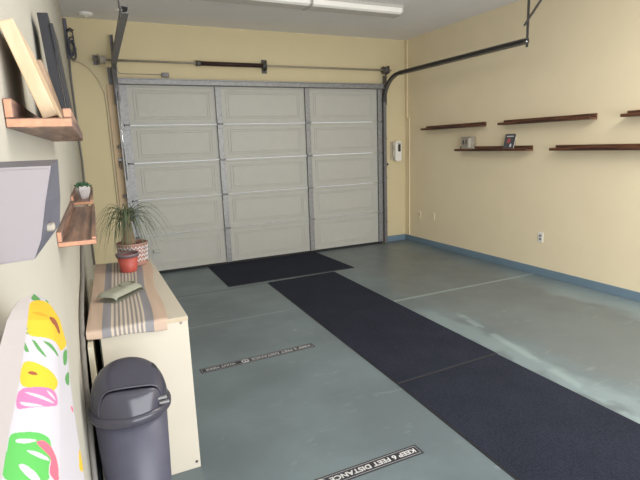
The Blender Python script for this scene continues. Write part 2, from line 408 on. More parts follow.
# ------------------------------------------------------------------ ceiling light and puck
lf = thing('ceiling_light', 'long white wraparound fluorescent light on ceiling near the garage door', 'ceiling light', (2.36, 5.13, H))
for (a, b2) in ((1.14, 2.365), (2.375, 3.53)):
    m = MB(); m.box(a, 5.01, H-0.03, b2, 5.27, H, 0.004, 1); m.build('housing', M_fixt, lf)
    m = MB(); prof = [(5.02, H-0.03), (5.03, H-0.075), (5.06, H-0.09), (5.22, H-0.09), (5.25, H-0.075), (5.26, H-0.03)]
    m.prism(prof, 'x', a+0.012, b2-0.012)
    m.bm.normal_update()
    for f in m.bm.faces:
        if f.calc_center_median().z < H-0.085 and abs(f.normal.z) > 0.8: f.material_index = 1
    m.build('lens', [M_lens, M_fixt], lf)
    for x in (a, b2-0.012):
        m = MB(); prof = [(5.01, H-0.028), (5.02, H-0.08), (5.055, H-0.098), (5.225, H-0.098), (5.26, H-0.08), (5.27, H-0.028)]
        m.prism(prof, 'x', x, x+0.012); m.build('end_cap', M_fixt, lf)
m = MB(); m.lathe([(0.0, -0.035), (0.05, -0.033), (0.075, -0.02), (0.08, 0.0)], (0.215, 6.42, H), 20); m.lathe([(0.0, -0.042), (0.02, -0.04), (0.022, -0.033)], (0.215, 6.42, H), 12)
tag(m.build('smoke_detector', M_white, origin=(0.215, 6.42, H)), 'small round white detector on ceiling in the left corner', 'smoke detector')

# ------------------------------------------------------------------ floor mats
def mat_material():
    f = bpy.data.materials.new('navy_black_carpet'); f.use_nodes = True
    nt = f.node_tree; N = nt.nodes; L = nt.links; b = N['Principled BSDF']
    tc = N.new('ShaderNodeTexCoord')
    n = N.new('ShaderNodeTexNoise'); n.inputs['Scale'].default_value = 160; n.inputs['Detail'].default_value = 2
    n2 = N.new('ShaderNodeTexNoise'); n2.inputs['Scale'].default_value = 3; n2.inputs['Detail'].default_value = 4
    w = N.new('ShaderNodeTexWave'); w.inputs['Scale'].default_value = 14; w.inputs['Distortion'].default_value = 0.4
    for t in (n, n2, w): L.new(tc.outputs['Object'], t.inputs['Vector'])
    ad = N.new('ShaderNodeMath'); ad.operation = 'MULTIPLY_ADD'; ad.inputs[1].default_value = 0.75
    L.new(n.outputs['Fac'], ad.inputs[0])
    ml = N.new('ShaderNodeMath'); ml.operation = 'MULTIPLY'; ml.inputs[1].default_value = 0.25; L.new(n2.outputs['Fac'], ml.inputs[0]); L.new(ml.outputs[0], ad.inputs[2])
    rp = N.new('ShaderNodeValToRGB'); rp.color_ramp.elements[0].position = 0.3; rp.color_ramp.elements[1].position = 0.72
    rp.color_ramp.elements[0].color = srgb(22, 25, 35); rp.color_ramp.elements[1].color = srgb(47, 51, 66)
    L.new(ad.outputs[0], rp.inputs['Fac']); L.new(rp.outputs['Color'], b.inputs['Base Color'])
    b.inputs['Roughness'].default_value = 0.95; b.inputs['Specular IOR Level'].default_value = 0.2
    wm = N.new('ShaderNodeMath'); wm.operation = 'MULTIPLY'; wm.inputs[1].default_value = 0.25; L.new(w.outputs['Fac'], wm.inputs[0])
    mx = N.new('ShaderNodeMath'); mx.operation = 'ADD'; L.new(wm.outputs[0], mx.inputs[0]); L.new(n.outputs['Fac'], mx.inputs[1])
    bp = N.new('ShaderNodeBump'); bp.inputs['Strength'].default_value = 0.3; bp.inputs['Distance'].default_value = 0.004
    L.new(mx.outputs[0], bp.inputs['Height']); L.new(bp.outputs['Normal'], b.inputs['Normal'])
    return f
M_mat = mat_material()
def floor_mat(pts, label, h=0.009):
    c = Vector((sum(p[0] for p in pts)/4, sum(p[1] for p in pts)/4, 0))
    t = thing('floor_mat', label, 'floor mat', c, group='black carpet mats on the garage floor')
    m = MB(); ins = [(c.x+(p[0]-c.x)*(1-0.008/abs(p[0]-c.x)), c.y+(p[1]-c.y)*(1-0.008/abs(p[1]-c.y))) for p in pts]
    m.prism(ins, 'z', 0.0, h); m.build('carpet', M_mat, t)
    m = MB(); n = 4
    o = [m.bm.verts.new((p[0], p[1], 0)) for p in pts]; o2 = [m.bm.verts.new((p[0], p[1], h*0.45)) for p in pts]
    i2 = [m.bm.verts.new((p[0], p[1], h*0.9)) for p in ins]; i0 = [m.bm.verts.new((p[0], p[1], 0)) for p in ins]
    for k in range(4):
        q = (k+1) % 4
        m.bm.faces.new((o[k], o[q], o2[q], o2[k])); m.bm.faces.new((o2[k], o2[q], i2[q], i2[k])); m.bm.faces.new((i2[k], i2[q], i0[q], i0[k]))
    m.build('rubber_border', M_rubber, t)
floor_mat([(1.372, 5.475), (3.057, 5.455), (3.03, 6.60), (1.39, 6.60)], 'wide black carpet mat lying flush against the garage door')
floor_mat([(1.735, 2.545), (2.665, 2.575), (2.735, 5.41), (1.825, 5.385)], 'long black carpet mat in the middle, butted to the mat by the door')
floor_mat([(1.60, -0.4), (2.62, -0.4), (2.655, 2.57), (1.735, 2.54)], 'black carpet mat nearest the viewer at the bottom right')

# ------------------------------------------------------------------ floor decals
def text_mesh(body, size, name, material, parent, loc, width):
    cu = bpy.data.curves.new(name, 'FONT'); cu.body = body; cu.size = size; cu.extrude = 0.0003; cu.offset = 0.0012
    cu.align_x = 'LEFT'; cu.align_y = 'CENTER'
    tmp = bpy.data.objects.new(name, cu); COL.objects.link(tmp)
    bpy.context.view_layer.update()
    me = bpy.data.meshes.new_from_object(tmp.evaluated_get(bpy.context.evaluated_depsgraph_get()))
    bpy.data.objects.remove(tmp); bpy.data.curves.remove(cu)
    xs = [v.co.x for v in me.vertices]; yy = [v.co.y for v in me.vertices]
    k = width/(max(xs)-min(xs)); x0 = min(xs); yc = (max(yy)+min(yy))/2
    for v in me.vertices: v.co = Vector(((v.co.x-x0)*k, v.co.y-yc, v.co.z))
    me.materials.clear(); me.materials.append(material)
    o = bpy.data.objects.new(name, me); COL.objects.link(o); o.parent = parent; o.location = loc
    return o
def decal(cx, cy, rz, label, pm):
    t = thing('floor_sticker', label, 'floor sticker', (cx, cy, 0), rz, group='distance stickers on the garage floor')
    L2, h = 0.462, 0.041
    m = MB(); m.box(-L2, -h, 0.0, L2, h, 0.0012); m.build('backing', M_tape, t, origin=(0, 0, 0))
    m = MB(); a, b2, w = L2-0.012, h-0.010, 0.0022
    m.box(-a, -b2, 0.0012, a, -b2+w, 0.0018); m.box(-a, b2-w, 0.0012, a, b2, 0.0018); m.box(-a, -b2+w, 0.0012, -a+w, b2-w, 0.0018); m.box(a-w, -b2+w, 0.0012, a, b2-w, 0.0018)
    m.build('border_line', M_dprint, t, origin=(0, 0, 0))
    text_mesh('KEEP 6 FEET DISTANCE', 0.044, 'lettering', pm, t, (-L2+0.03, 0, 0.0016), 0.50)
    text_mesh('WAIT HERE', 0.040, 'lettering', M_dprint, t, (0.195, 0, 0.0016), 0.225)
    m = MB(); m.lathe([(0.0, 0.0022), (0.03, 0.0022), (0.031, 0.0012)], (0.118, 0, 0), 24)
    m.slot = 1
    for s in (-1, 1):
        m.lathe([(0.0, 0.0028), (0.0062, 0.0028), (0.0065, 0.0022)], (0.118+s*0.010, 0.006, 0), 12, sy=1.8); m.lathe([(0.0, 0.0028), (0.0048, 0.0028), (0.005, 0.0022)], (0.118+s*0.010, -0.013, 0), 12)
    m.build('footprint_emblem', [pm, M_tape], t, origin=(0, 0, 0))
decal(1.063, 3.425, math.pi+0.03, 'worn black KEEP 6 FEET DISTANCE sticker farther away, beside the cabinet', M_dprint)
decal(0.975, 1.905, math.pi+0.0, 'crisp black KEEP 6 FEET DISTANCE sticker nearest the viewer, cut by frame', M_print)

# ------------------------------------------------------------------ shelves
def ledge(label, loc, rz, length, mats, group, lip=0.028, back=0.054, dep=0.118, near_cap=True):
    # local: x out from the wall, y along the wall, z up from the underside
    t = thing('picture_ledge', label, 'shelf', loc, rz, group)
    def bd(nm, x0, z0, x1, z1):
        m = MB(); m.box(x0, 0, z0, x1, length, z1, 0.002, 1)
        m.bm.faces.ensure_lookup_table(); m.bm.normal_update()
        for f in m.bm.faces:
            if abs(f.normal.y) > 0.9: f.material_index = 1
        m.build(nm, mats, t, origin=(0, 0, 0), fix=False)
    bd('base_board', 0.0, 0.0, dep, 0.018)
    bd('back_board', 0.0, 0.018, 0.016, back)
    bd('front_lip', dep-0.016, 0.018, dep, lip)
    return t
def left_ledge(label, y0, y1, z, **k):
    return ledge(label, (LW(y0)+0.0005, y0, z), -0.017, y1-y0, [M_shelfL, M_endg], 'wooden ledges on the left wall', **k)
left_ledge('orange-ended wooden ledge on left wall, uppermost, holding leaning boards', 1.10, 2.36, 1.651, lip=0.036, dep=0.113)
left_ledge('empty streaked wooden ledge on left wall beside the grey box', 1.87, 3.09, 1.285, dep=0.122)
left_ledge('wooden ledge on left wall holding the small succulent', 3.14, 4.36, 1.306, dep=0.115)
def right_ledge(label, yfar, z, length=1.22):
    return ledge(label, (W-0.0005, yfar, z), math.pi, length, [M_shelf, M_shelf], 'dark wooden ledges on the right wall', lip=0.030, back=0.058)
right_ledge('dark wooden ledge on right wall, upper row, nearest the garage door', 6.10, 1.756)
right_ledge('dark wooden ledge on right wall, upper row, above the leaning book', 4.58, 1.756)
right_ledge('dark wooden ledge on right wall, upper row, cut by the right frame edge', 3.05, 1.756)
right_ledge('dark wooden ledge on right wall holding a book and a grey block', 5.35, 1.448)
right_ledge('empty dark wooden ledge on right wall, lower row, nearest the viewer', 3.82, 1.448)

# things on the right ledge
zb = 1.448+0.019
bk = thing('book', 'dark paperback book leaning back on the lower right wall ledge', 'book', (W-0.075, 4.39, zb))
Mb = Matrix.Translation((W-0.088, 4.46, zb)) @ Matrix.Rotation(math.radians(38), 4, 'Z') @ Matrix.Rotation(math.radians(17), 4, 'X')
def bkpart(name, mtl, boxes):
    m = MB()
    for b_ in boxes: m.box(*b_, Mx=Matrix.Translation((0, 0, 0)))
    for v in m.bm.verts: v.co = Mb @ v.co
    m.build(name, mtl, bk)
# local: x to the right across the cover, y backwards, z up; front cover faces -y
Mb = Matrix.Translation((W-0.098, 4.50, zb+0.0095)) @ Matrix.Rotation(math.radians(-90+16), 4, 'Z') @ Matrix.Rotation(math.radians(-22), 4, 'X') @ Matrix.Scale(1.02, 4)
bkpart('page_block', M_page, [(0.002, 0.003, 0.002, 0.126, 0.021, 0.178)])
bkpart('cover', M_cover, [(0, 0, 0, 0.128, 0.003, 0.181), (0, 0.021, 0, 0.128, 0.024, 0.181), (0, 0.003, 0, 0.0025, 0.021, 0.181)])
m = MB(); m.lathe([(0.0, 0.0), (0.022, 0.0), (0.023, 0.001)], (0, 0, 0), 16, sy=1.4)
for v in m.bm.verts: v.co = Mb @ Vector((0.055+v.co.x, -0.0012, 0.095+v.co.y))
m.build('red_cover_figure', M_bred, bk)
m = MB(); m.prism([(0.075, 0.02), (0.10, 0.02), (0.095, 0.055), (0.082, 0.06)], 'y', -0.0016, 0.0)
for v in m.bm.verts: v.co = Mb @ v.co
m.build('pale_cover_print', M_bwht, bk)
m = MB(); m.prism([(0.02, 0.145), (0.105, 0.145), (0.105, 0.155), (0.02, 0.155)], 'y', -0.0012, 0.0)
for v in m.bm.verts: v.co = Mb @ v.co
m.build('title_band', M_bwht, bk)
ob = thing('ornament_block', 'small weathered grey ornament block at far end of lower right ledge', 'ornament', (W-0.062, 5.16, zb))
m = MB(); m.box(W-0.098, 5.055, zb, W-0.025, 5.235, zb+0.165, 0.008, 2)
m.box(W-0.102, 5.05, zb, W-0.02, 5.24, zb+0.02, 0.004, 1); m.box(W-0.102, 5.05, zb+0.15, W-0.02, 5.24, zb+0.168, 0.004, 1); m.build('block', M_orn, ob)
for y in (5.19, 5.14):
    m = MB(); m.box(W-0.1005, y-0.009, zb+0.07, W-0.097, y+0.009, zb+0.12, 0.0, 1); m.tube([(W-0.1005, y, zb+0.118), (W-0.097, y, zb+0.118)], 0.009, 10); m.build('dark_opening', M_dark, ob)
m = MB(); m.box(W-0.101, 5.062, zb+0.025, W-0.097, 5.095, zb+0.145, 0.001, 1); m.build('pale_panel', M_page, ob)

# wall outlets, conduit, remote
def outlet(y, z, label, kind):
    t = thing('wall_outlet', label, 'wall outlet', (W, y, z), group='plates low on the right wall')
    m = MB(); m.box(W-0.007, y-0.036, z-0.058, W, y+0.036, z+0.058, 0.003, 2); m.build('cover_plate', M_white if kind == 'duplex' else M_wall, t)
    if kind == 'duplex':
        for dz in (-0.02, 0.02):
            m = MB(); m.box(W-0.0095, y-0.017, z+dz-0.014, W-0.006, y+0.017, z+dz+0.014, 0.003, 2)
            m.slot = 1
            for dy in (-0.006, 0.006): m.box(W-0.0102, y+dy-0.0016, z+dz-0.004, W-0.0092, y+dy+0.0016, z+dz+0.007)
            m.build('socket', [mat('grey_socket', (150, 148, 150), 0.4), M_dark], t)
    elif kind == 'jack':
        m = MB(); m.box(W-0.0095, y-0.010, z-0.012, W-0.006, y+0.010, z+0.012, 0.002, 1); m.build('jack', M_dark, t)
    else:
        for dz in (-0.04, 0.04):
            m = MB(); m.tube([(W-0.009, y, z+dz), (W-0.006, y, z+dz)], 0.004, 8); m.build('screw', M_white, t)
outlet(3.965, 0.452, 'white duplex outlet low on right wall with grey sockets', 'duplex')
outlet(5.93, 0.463, 'cream blank plate low on right wall, right of the corner plate', 'blank')
outlet(6.27, 0.458, 'cream jack plate low on right wall, nearest the back corner', 'jack')
cd = thing('wire_conduit', 'thin cream conduit running up the right wall beside back corner', 'conduit', (W-0.012, D-0.12, bh))
m = MB(); m.box(W-0.014, D-0.135, bh+0.005, W, D-0.115, 1.95, 0.003, 1); m.build('lower_raceway', M_wall, cd)
m = MB(); m.box(W-0.014, D-0.075, 1.95, W, D-0.05, H-0.002, 0.003, 1); m.box(W-0.014, D-0.135, 1.945, W, D-0.05, 1.965, 0.002, 1); m.build('upper_raceway', M_wall, cd)
wr = thing('wall_remote', 'white wall-mounted remote with dark screen right of the garage door', 'remote control', (4.52, D, 1.45))
m = MB(); m.box(4.43, D-0.02, 1.325, 4.60, D, 1.61, 0.008, 2); m.box(4.44, D-0.06, 1.37, 4.50, D-0.015, 1.60, 0.008, 2); m.build('wall_holder', mat('warm_grey_plastic', (200, 190, 168), 0.5), wr)
m = MB(); m.prism([(4.465, 1.32), (4.48, 1.305), (4.565, 1.305), (4.58, 1.32), (4.58, 1.59), (4.56, 1.615), (4.50, 1.615), (4.465, 1.60)], 'y', D-0.09, D-0.05); m.build('remote_body', M_white, wr)
m = MB(); m.box(4.515, D-0.093, 1.45, 4.565, D-0.088, 1.565, 0.003, 1); m.build('screen', M_dark, wr)
m = MB(); m.box(4.50, D-0.094, 1.575, 4.57, D-0.089, 1.588, 0.002, 1); m.build('top_slot', mat('warm_grey_plastic2', (150, 140, 120), 0.5), wr)
m = MB(); m.box(4.445, D-0.062, 1.47, 4.458, D-0.058, 1.55, 0.001, 1); m.build('side_slot', M_packd, wr)
m = MB(); m.tube([(4.352, D-0.03, 1.257), (4.352, D, 1.257)], 0.02, 12); m.tube([(4.352, D-0.05, 1.257), (4.352, D-0.03, 1.257)], 0.012, 10)
tag(m.build('door_latch_stud', M_dsteel, origin=(4.352, D, 1.257)), 'small dark knob on wall just below the white remote', 'knob')

# ------------------------------------------------------------------ cabinet with runner, plants, packet
cb = thing('cabinet', 'cream side cabinet against left wall under the striped runner', 'cabinet', (0.165, 3.05, 0))
cx0, cx1, cy0, cy1, ct = -0.020, 0.372, 2.315, 3.79, 0.812
m = MB(); m.box(cx0, cy0+0.0, ct-0.02, cx1, cy1, ct, 0.002, 1); m.build('top_board', M_cab, cb)
m = MB(); m.box(cx0+0.002, cy0+0.001, 0.0, cx1-0.002, cy0+0.02, ct-0.02, 0.001, 1); m.build('side_panel', M_cab, cb)
m = MB(); m.box(cx0+0.002, cy1-0.02, 0.0, cx1-0.002, cy1-0.001, ct-0.02, 0.001, 1); m.build('side_panel', M_cab, cb)
m = MB(); m.box(cx0+0.004, cy0+0.02, 0.05, cx0+0.012, cy1-0.02, ct-0.02); m.build('back_panel', M_cab, cb)
m = MB(); m.box(cx0+0.012, cy0+0.02, 0.05, cx1-0.03, cy1-0.02, 0.07); m.build('bottom_board', M_cab, cb)
m = MB(); m.box(cx0+0.012, cy0+0.02, 0.42, cx1-0.03, cy1-0.02, 0.438); m.build('inner_shelf', M_cab, cb)
m = MB(); m.box(cx1-0.05, cy0+0.02, 0.0, cx1-0.035, cy1-0.02, 0.05); m.build('toe_kick', M_cab, cb)
for (a, b2) in ((cy0+0.022, 3.048), (3.056, cy1-0.022)):
    m = MB(); m.box(cx1-0.02, a, 0.055, cx1-0.003, b2, ct-0.024, 0.002, 1); d_ = m.build('cabinet_door', M_cab, cb)
    yk = b2-0.05 if b2 < 3.1 else a+0.05
    m = MB(); m.tube([(cx1-0.003, yk, 0.6), (cx1+0.02, yk, 0.6)], [0.006, 0.012], 12); m.build('knob', M_galv, d_, origin=(0.165, 3.05, 0))
m = MB(); m.box(cx1-0.11, cy0-0.0015, ct-0.0205, cx1-0.002, cy0+0.002, ct-0.002); m.build('edge_strip', M_edge, cb)
for x, z in ((0.338, 0.785), (0.352, 0.035)):
    m = MB(); m.lathe([(0.0, 0.004), (0.006, 0.0035), (0.008, 0.0)], (0, 0, 0), 12)
    for v in m.bm.verts: v.co = Vector((x+v.co.x, cy0+0.001-v.co.z, z+v.co.y))
    m.build('screw', M_shaft if z > .5 else M_dsteel, cb)

# striped runner : grid with colour attribute, near end folds over the cabinet edge
def runner():
    stripes = [(0.00, (226, 192, 160)), (0.185, (158, 152, 158)), (0.315, (224, 206, 186))]
    def colr(u):
        if u < 0.185 or u > 0.83: return (208, 184, 164)
        if u < 0.30 or u > 0.72: return (152, 150, 154)
        k = (u-0.30)/(0.72-0.30)*15
        return (212, 200, 184) if int(k) % 2 == 0 else (152, 146, 144)
    nu, nv = 180, 60
    A = Vector((-0.074, 2.312)); B = Vector((0.272, 2.312)); C = Vector((0.002, 3.74)); E = Vector((0.352, 3.70))
    bm = bmesh.new(); cl = bm.loops.layers.color.new('weave') if False else None
    V = []; cols = []
    lens = [('drop', i) for i in range(8)] + [('top', i) for i in range(nv+1)]
    for kind, i in lens:
        row = []
        for j in range(nu+1):
            u = j/nu
            if kind == 'drop':
                t = 1-i/8; p = A.lerp(B, u); drop = 0.048-0.02*(1-u)+0.003*math.sin(u*9)
                co = Vector((p.x, cy0-0.0045-0.004*math.sin(t*1.5)-0.003*(0.5+0.5*math.sin(u*6)), ct+0.0035-drop*t))
            else:
                t = i/nv; p = A.lerp(C, t).lerp(B.lerp(E, t), u)
                wav = 0.010*math.sin(t*9+0.6)*(u**3)
                co = Vector((p.x+wav, max(p.y, cy0-0.004) if i == 0 else p.y+0.004, ct+0.0035+0.0012*(1+math.sin(u*30+t*7))*(0.5+0.5*math.sin(t*13))))
            row.append(bm.verts.new(co)); cols.append(colr(u))
        V.append(row)
    for r0, r1 in zip(V, V[1:]):
        for j in range(nu):
            f = bm.faces.new((r0[j], r0[j+1], r1[j+1], r1[j])); f.smooth = True
    bmesh.ops.recalc_face_normals(bm, faces=bm.faces)
    me = bpy.data.meshes.new('table_runner'); 
    org = Vector((0.14, 3.0, ct))
    for v in bm.verts: v.co -= org
    bm.to_mesh(me); bm.free()
    ca = me.color_attributes.new('weave', 'FLOAT_COLOR', 'POINT')
    for k, c in enumerate(cols): ca.data[k].color = srgb(*c)
    me.materials.append(attr_mat('striped_cotton', 'weave', 0.95))
    o = bpy.data.objects.new('table_runner', me); COL.objects.link(o); o.location = org
    md = o.modifiers.new('thick', 'SOLIDIFY'); md.thickness = 0.0025; md.offset = 1
    return tag(o, 'tan and grey striped cotton runner draped over the cabinet top', 'table runner')
runner()
zt = ct+0.007
# striped patterned pot with ponytail palm
pc = (0.246, 3.60, zt)
pl = thing('potted_palm', 'ponytail palm with thin arching leaves in a patterned pink pot', 'potted plant', pc)
m = MB(); m.lathe([(0.0, 0.0), (0.080, 0.0), (0.086, 0.01), (0.100, 0.148), (0.104, 0.152), (0.104, 0.160), (0.094, 0.160), (0.091, 0.135), (0.0, 0.135)], pc, 40)
# white zigzag bands
me_pot = m.build('pot', M_brick, pl)
m = MB()
for zc in (0.045, 0.075, 0.105, 0.13):
    pts = []
    n = 48
    for k in range(n+1):
        a = 2*math.pi*k/n; z = zc+(0.009 if k % 2 else -0.009); r = 0.086+(0.014/0.138)*(z-0.01)+0.0015
        pts.append((pc[0]+r*math.cos(a), pc[1]+r*math.sin(a), pc[2]+z))
    m.tube(pts[:-1], 0.0045, 5, closed=True)
m.build('zigzag_pattern', M_whcov, pl)
m = MB(); m.lathe([(0.0, 0.146), (0.06, 0.143), (0.092, 0.138)], pc, 24); m.build('soil', M_soil, pl)
m = MB(); cr = Vector((pc[0]-0.016, pc[1], 1.165))
m.tube([(pc[0]-0.02, pc[1], zt+0.13), (pc[0]-0.02, pc[1], zt+0.17), (pc[0]-0.018, pc[1], zt+0.22), (pc[0]-0.016, pc[1], zt+0.30), (pc[0]-0.016, pc[1], 1.17)], [0.044, 0.047, 0.036, 0.028, 0.022], 14); m.build('trunk', M_trunk, pl)
m = MB()
rnd = random.Random(11)
def leaf(base, az, reach, rise, drop, w):
    n = 12; P = []
    for i in range(n+1):
        t = i/n
        r = reach*(t**0.9); z = rise*math.sin(min(1, t*1.35)*math.pi/2)*(1-0.25*t) - drop*(t**2.6)
        P.append(base + Vector((math.cos(az)*r, math.sin(az)*r, z)))
    side = Vector((-math.sin(az), math.cos(az), 0))
    row = []
    for i, p in enumerate(P):
        ww = w*(1-(i/n)**1.6)+0.0006
        row.append((m.bm.verts.new(p-side*ww), m.bm.verts.new(p+Vector((0, 0, ww*0.6))), m.bm.verts.new(p+side*ww)))
    for a, b2 in zip(row, row[1:]):
        f = m.bm.faces.new((a[0], a[1], b2[1], b2[0])); f.smooth = True
        f = m.bm.faces.new((a[1], a[2], b2[2], b2[1])); f.smooth = True
def okleaf(az, reach, zb_):
    tip = cr + Vector((math.cos(az)*reach, math.sin(az)*reach, 0))
    lw = LW(tip.y)+0.03
    if tip.x < lw: reach *= max(0.2, (cr.x-lw)/(cr.x-tip.x))
    return reach
for k in range(92):
    az = rnd.uniform(0, 2*math.pi); reach = rnd.uniform(0.10, 0.27)
    if abs(math.cos(az)) > 0.6 and az < 1.2: reach *= 1.05
    reach = okleaf(az, reach, 0)
    leaf(cr + Vector((rnd.uniform(-.015, .015), rnd.uniform(-.015, .015), rnd.uniform(-0.05, 0.02))), az, reach, rnd.uniform(0.0, 0.14), rnd.uniform(0.12, 0.30), rnd.uniform(0.003, 0.0048))
for az, reach, rise, drop in ((-0.1, 0.30, 0.12, 0.22), (0.15, 0.29, 0.16, 0.27), (-0.4, 0.32, 0.15, 0.25), (0.5, 0.33, 0.1, 0.22), (-0.7, 0.24, 0.14, 0.24), (3.0, 0.21, 0.08, 0.22), (3.4, 0.22, 0.14, 0.26), (-2.2, 0.24, 0.12, 0.24)):
    leaf(cr, az, okleaf(az, reach, 0), rise, drop, 0.0045)
m.build('foliage', M_leaf, pl, fix=False)
# small red nursery pot
rc = (0.196, 3.415, zt)
rp_ = thing('flower_pot', 'small empty red plastic flower pot in front of the palm', 'flower pot', rc)
m = MB(); m.lathe([(0.0, 0.0), (0.050, 0.0), (0.052, 0.004), (0.066, 0.105), (0.063, 0.105), (0.05, 0.02), (0.0, 0.02)], rc, 32); m.build('pot', M_redp, rp_)
m = MB(); m.lathe([(0.063, 0.100), (0.071, 0.100), (0.073, 0.122), (0.069, 0.124), (0.065, 0.110), (0.063, 0.1)], rc, 32); m.build('rim', M_redr, rp_)
# wipes packet on runner
wp = thing('wipes_packet', 'long sage grey packet lying on the striped runner', 'packet', (0.11, 2.83, zt))
ax = Vector((0.165, 0.27, 0)); ang = math.atan2(0.27, 0.17)
Mp = Matrix.Translation((0.108, 2.835, zt)) @ Matrix.Rotation(math.radians(50), 4, 'Z')
m = MB(); nn = 16; top = []
for i in range(nn+1):
    t = i/nn; row = []
    for j in range(9):
        s = j/8*2-1; hh = 0.046*(min(1, t*12+0.3, (1-t)*9+0.15))**0.5*(1-0.5*s**6)+0.002
        row.append(Mp @ Vector((-0.125+0.25*t, s*0.064, hh)))
    top.append(row)
m.grid(top)
m.grid([[Mp @ Vector((-0.125+0.25*i/nn, (j/8*2-1)*0.062, 0.001)) for j in range(9)] for i in range(nn+1)])
m.build('packet_body', M_pack, wp)
m = MB(); m.tube([Mp @ Vector((0.062+0.05*math.cos(a)*0.9, 0.038*math.sin(a), 0.048)) for a in [k*2*math.pi/20 for k in range(20)]], 0.006, 6, closed=True); m.build('lid_ring', M_packd, wp)
m = MB(); m.box(0.124, -0.058, 0.001, 0.14, 0.058, 0.008, 0.002, 1, Mx=Mp); m.build('crimped_end', M_packd, wp)

# boards standing between cabinet and wall
def standing_sheet(name, y0, y1, X, mtl, label, cat, bulge=None, th=0.012):
    # X: list of (x, z) up the near edge
    m = MB(); off = (y1-y0)*0.017
    L_ = [[(x-th/2, y0, z) for x, z in X], [(x+th/2, y0, z) for x, z in X], [(x+th/2+off, y1, z) for x, z in X], [(x-th/2+off, y1, z) for x, z in X]]
    m.grid([list(c) for c in zip(*L_)], closed_u=True, smooth=False)
    for k in (0, len(X)-1):
        m.bm.verts.ensure_lookup_table()
        m.bm.faces.new([m.bm.verts[k*4+q] for q in range(4)])
    return tag(m.build(name, mtl, origin=(X[0][0], (y0+y1)/2, 0)), label, cat)
hp = [(4.2, 1.10), (3.85, 1.03), (3.50, 0.975), (3.03, 0.895), (2.65, 0.875), (2.45, 0.855), (2.32, 0.80), (2.20, 0.73), (2.12, 0.66), (2.05, 0.56), (1.97, 0.46), (1.90, 0.35), (1.80, 0.20), (1.72, 0.05), (1.70, 0.012)]
m = MB(); m.tube([(LW(y)+0.0125, y, z) for y, z in hp], 0.0105, 8)
tag(m.build('hose', M_sheetd, origin=(LW(1.7), 1.7, 0)), 'grey hose drooping along left wall down behind the trash can', 'hose')
standing_sheet('cream_panel', 2.24, 3.5, [(-0.068, 0.0), (-0.066, 0.4), (-0.062, 0.775)], M_sheetl, 'narrow cream panel standing on edge between grey sheet and cabinet', 'panel', th=0.02)

# ------------------------------------------------------------------ swing-top bin
bx, by = 0.062, 1.955
bn = thing('trash_can', 'charcoal swing-top trash can in front of the cream cabinet', 'trash can', (bx, by, 0))
m = MB(); m.lathe([(0.0, 0.0), (0.108, 0.0), (0.114, 0.006), (0.119, 0.03), (0.136, 0.60), (0.130, 0.60), (0.114, 0.03), (0.0, 0.02)], (bx, by, 0), 48); m.build('bin_body', M_bin, bn)
m = MB(); m.lathe([(0.137, 0.590), (0.151, 0.594), (0.155, 0.601), (0.155, 0.618), (0.151, 0.628), (0.143, 0.633), (0.132, 0.630), (0.132, 0.60), (0.137, 0.590)], (bx, by, 0), 56); m.build('lid_rim', M_binl, bn)
# fixed dome hood (rear two thirds) and the swinging flap (front third)
R0, zh, zm, yr = 0.144, 0.628, 0.175, -0.085
def dz_(x, y):
    d = zm*max(0.0, 1-((x*x+y*y)**0.5/R0)**2.6)**0.5; p = 0.142+0.52*y-0.10*x
    return zh + max(0.0, -math.log(math.exp(-60*d)+math.exp(-60*p))/60)
P = []
for i in range(25):
    y = yr + (R0-yr)*math.sin(i/24*math.pi/2)
    hw = math.sqrt(max(0, R0*R0-y*y)); P.append([Vector((bx+hw*math.sin(math.pi/2*(j/16-1)), by+y, dz_(hw*math.sin(math.pi/2*(j/16-1)), y))) for j in range(33)])
m = MB(); m.grid(P); m.build('lid_hood', M_binl, bn)
hw = math.sqrt(R0*R0-yr*yr)
ridge = [Vector((bx+hw*math.sin(math.pi/2*(j/16-1)), by+yr, dz_(hw*math.sin(math.pi/2*(j/16-1)), yr))) for j in range(33)]
m = MB(); m.tube([p+Vector((0, -0.001, 0)) for p in ridge], 0.0045, 8); m.build('flap_ridge', M_binl, bn)
P = []
for i in range(17):
    t = i/16; row = []
    for j in range(33):
        a0 = math.asin(max(-1, min(1, (ridge[j].x-bx)/R0)))
        front = Vector((bx+R0*math.sin(a0)*1.0, by-R0*math.cos(a0), zh))
        top = ridge[j]+Vector((0, 0, -0.010*(1-abs(j/16-1)**4)))
        p = top.lerp(front, t); p.z += 0.030*math.sin(math.pi*t)*(1-abs(j/16-1)**3)
        row.append(p)
    P.append(row)
m = MB(); m.grid(P); m.build('swing_flap', M_binl, bn)
m = MB(); m.grid([[Vector((bx+x, by+y, dz_(x, y)+0.0015)) for x in (0.098, 0.106, 0.114)] for y in (-0.005, 0.015, 0.035)]); m.build('vent_slot', M_black, bn)
m = MB(); m.box(bx+0.092, by-0.102, zh+0.024, bx+0.130, by-0.085, zh+0.034, 0.003, 2); m.box(bx+0.098, by-0.112, zh+0.010, bx+0.136, by-0.097, zh+0.019, 0.003, 2); m.build('hinge_tab', M_galv, bn)

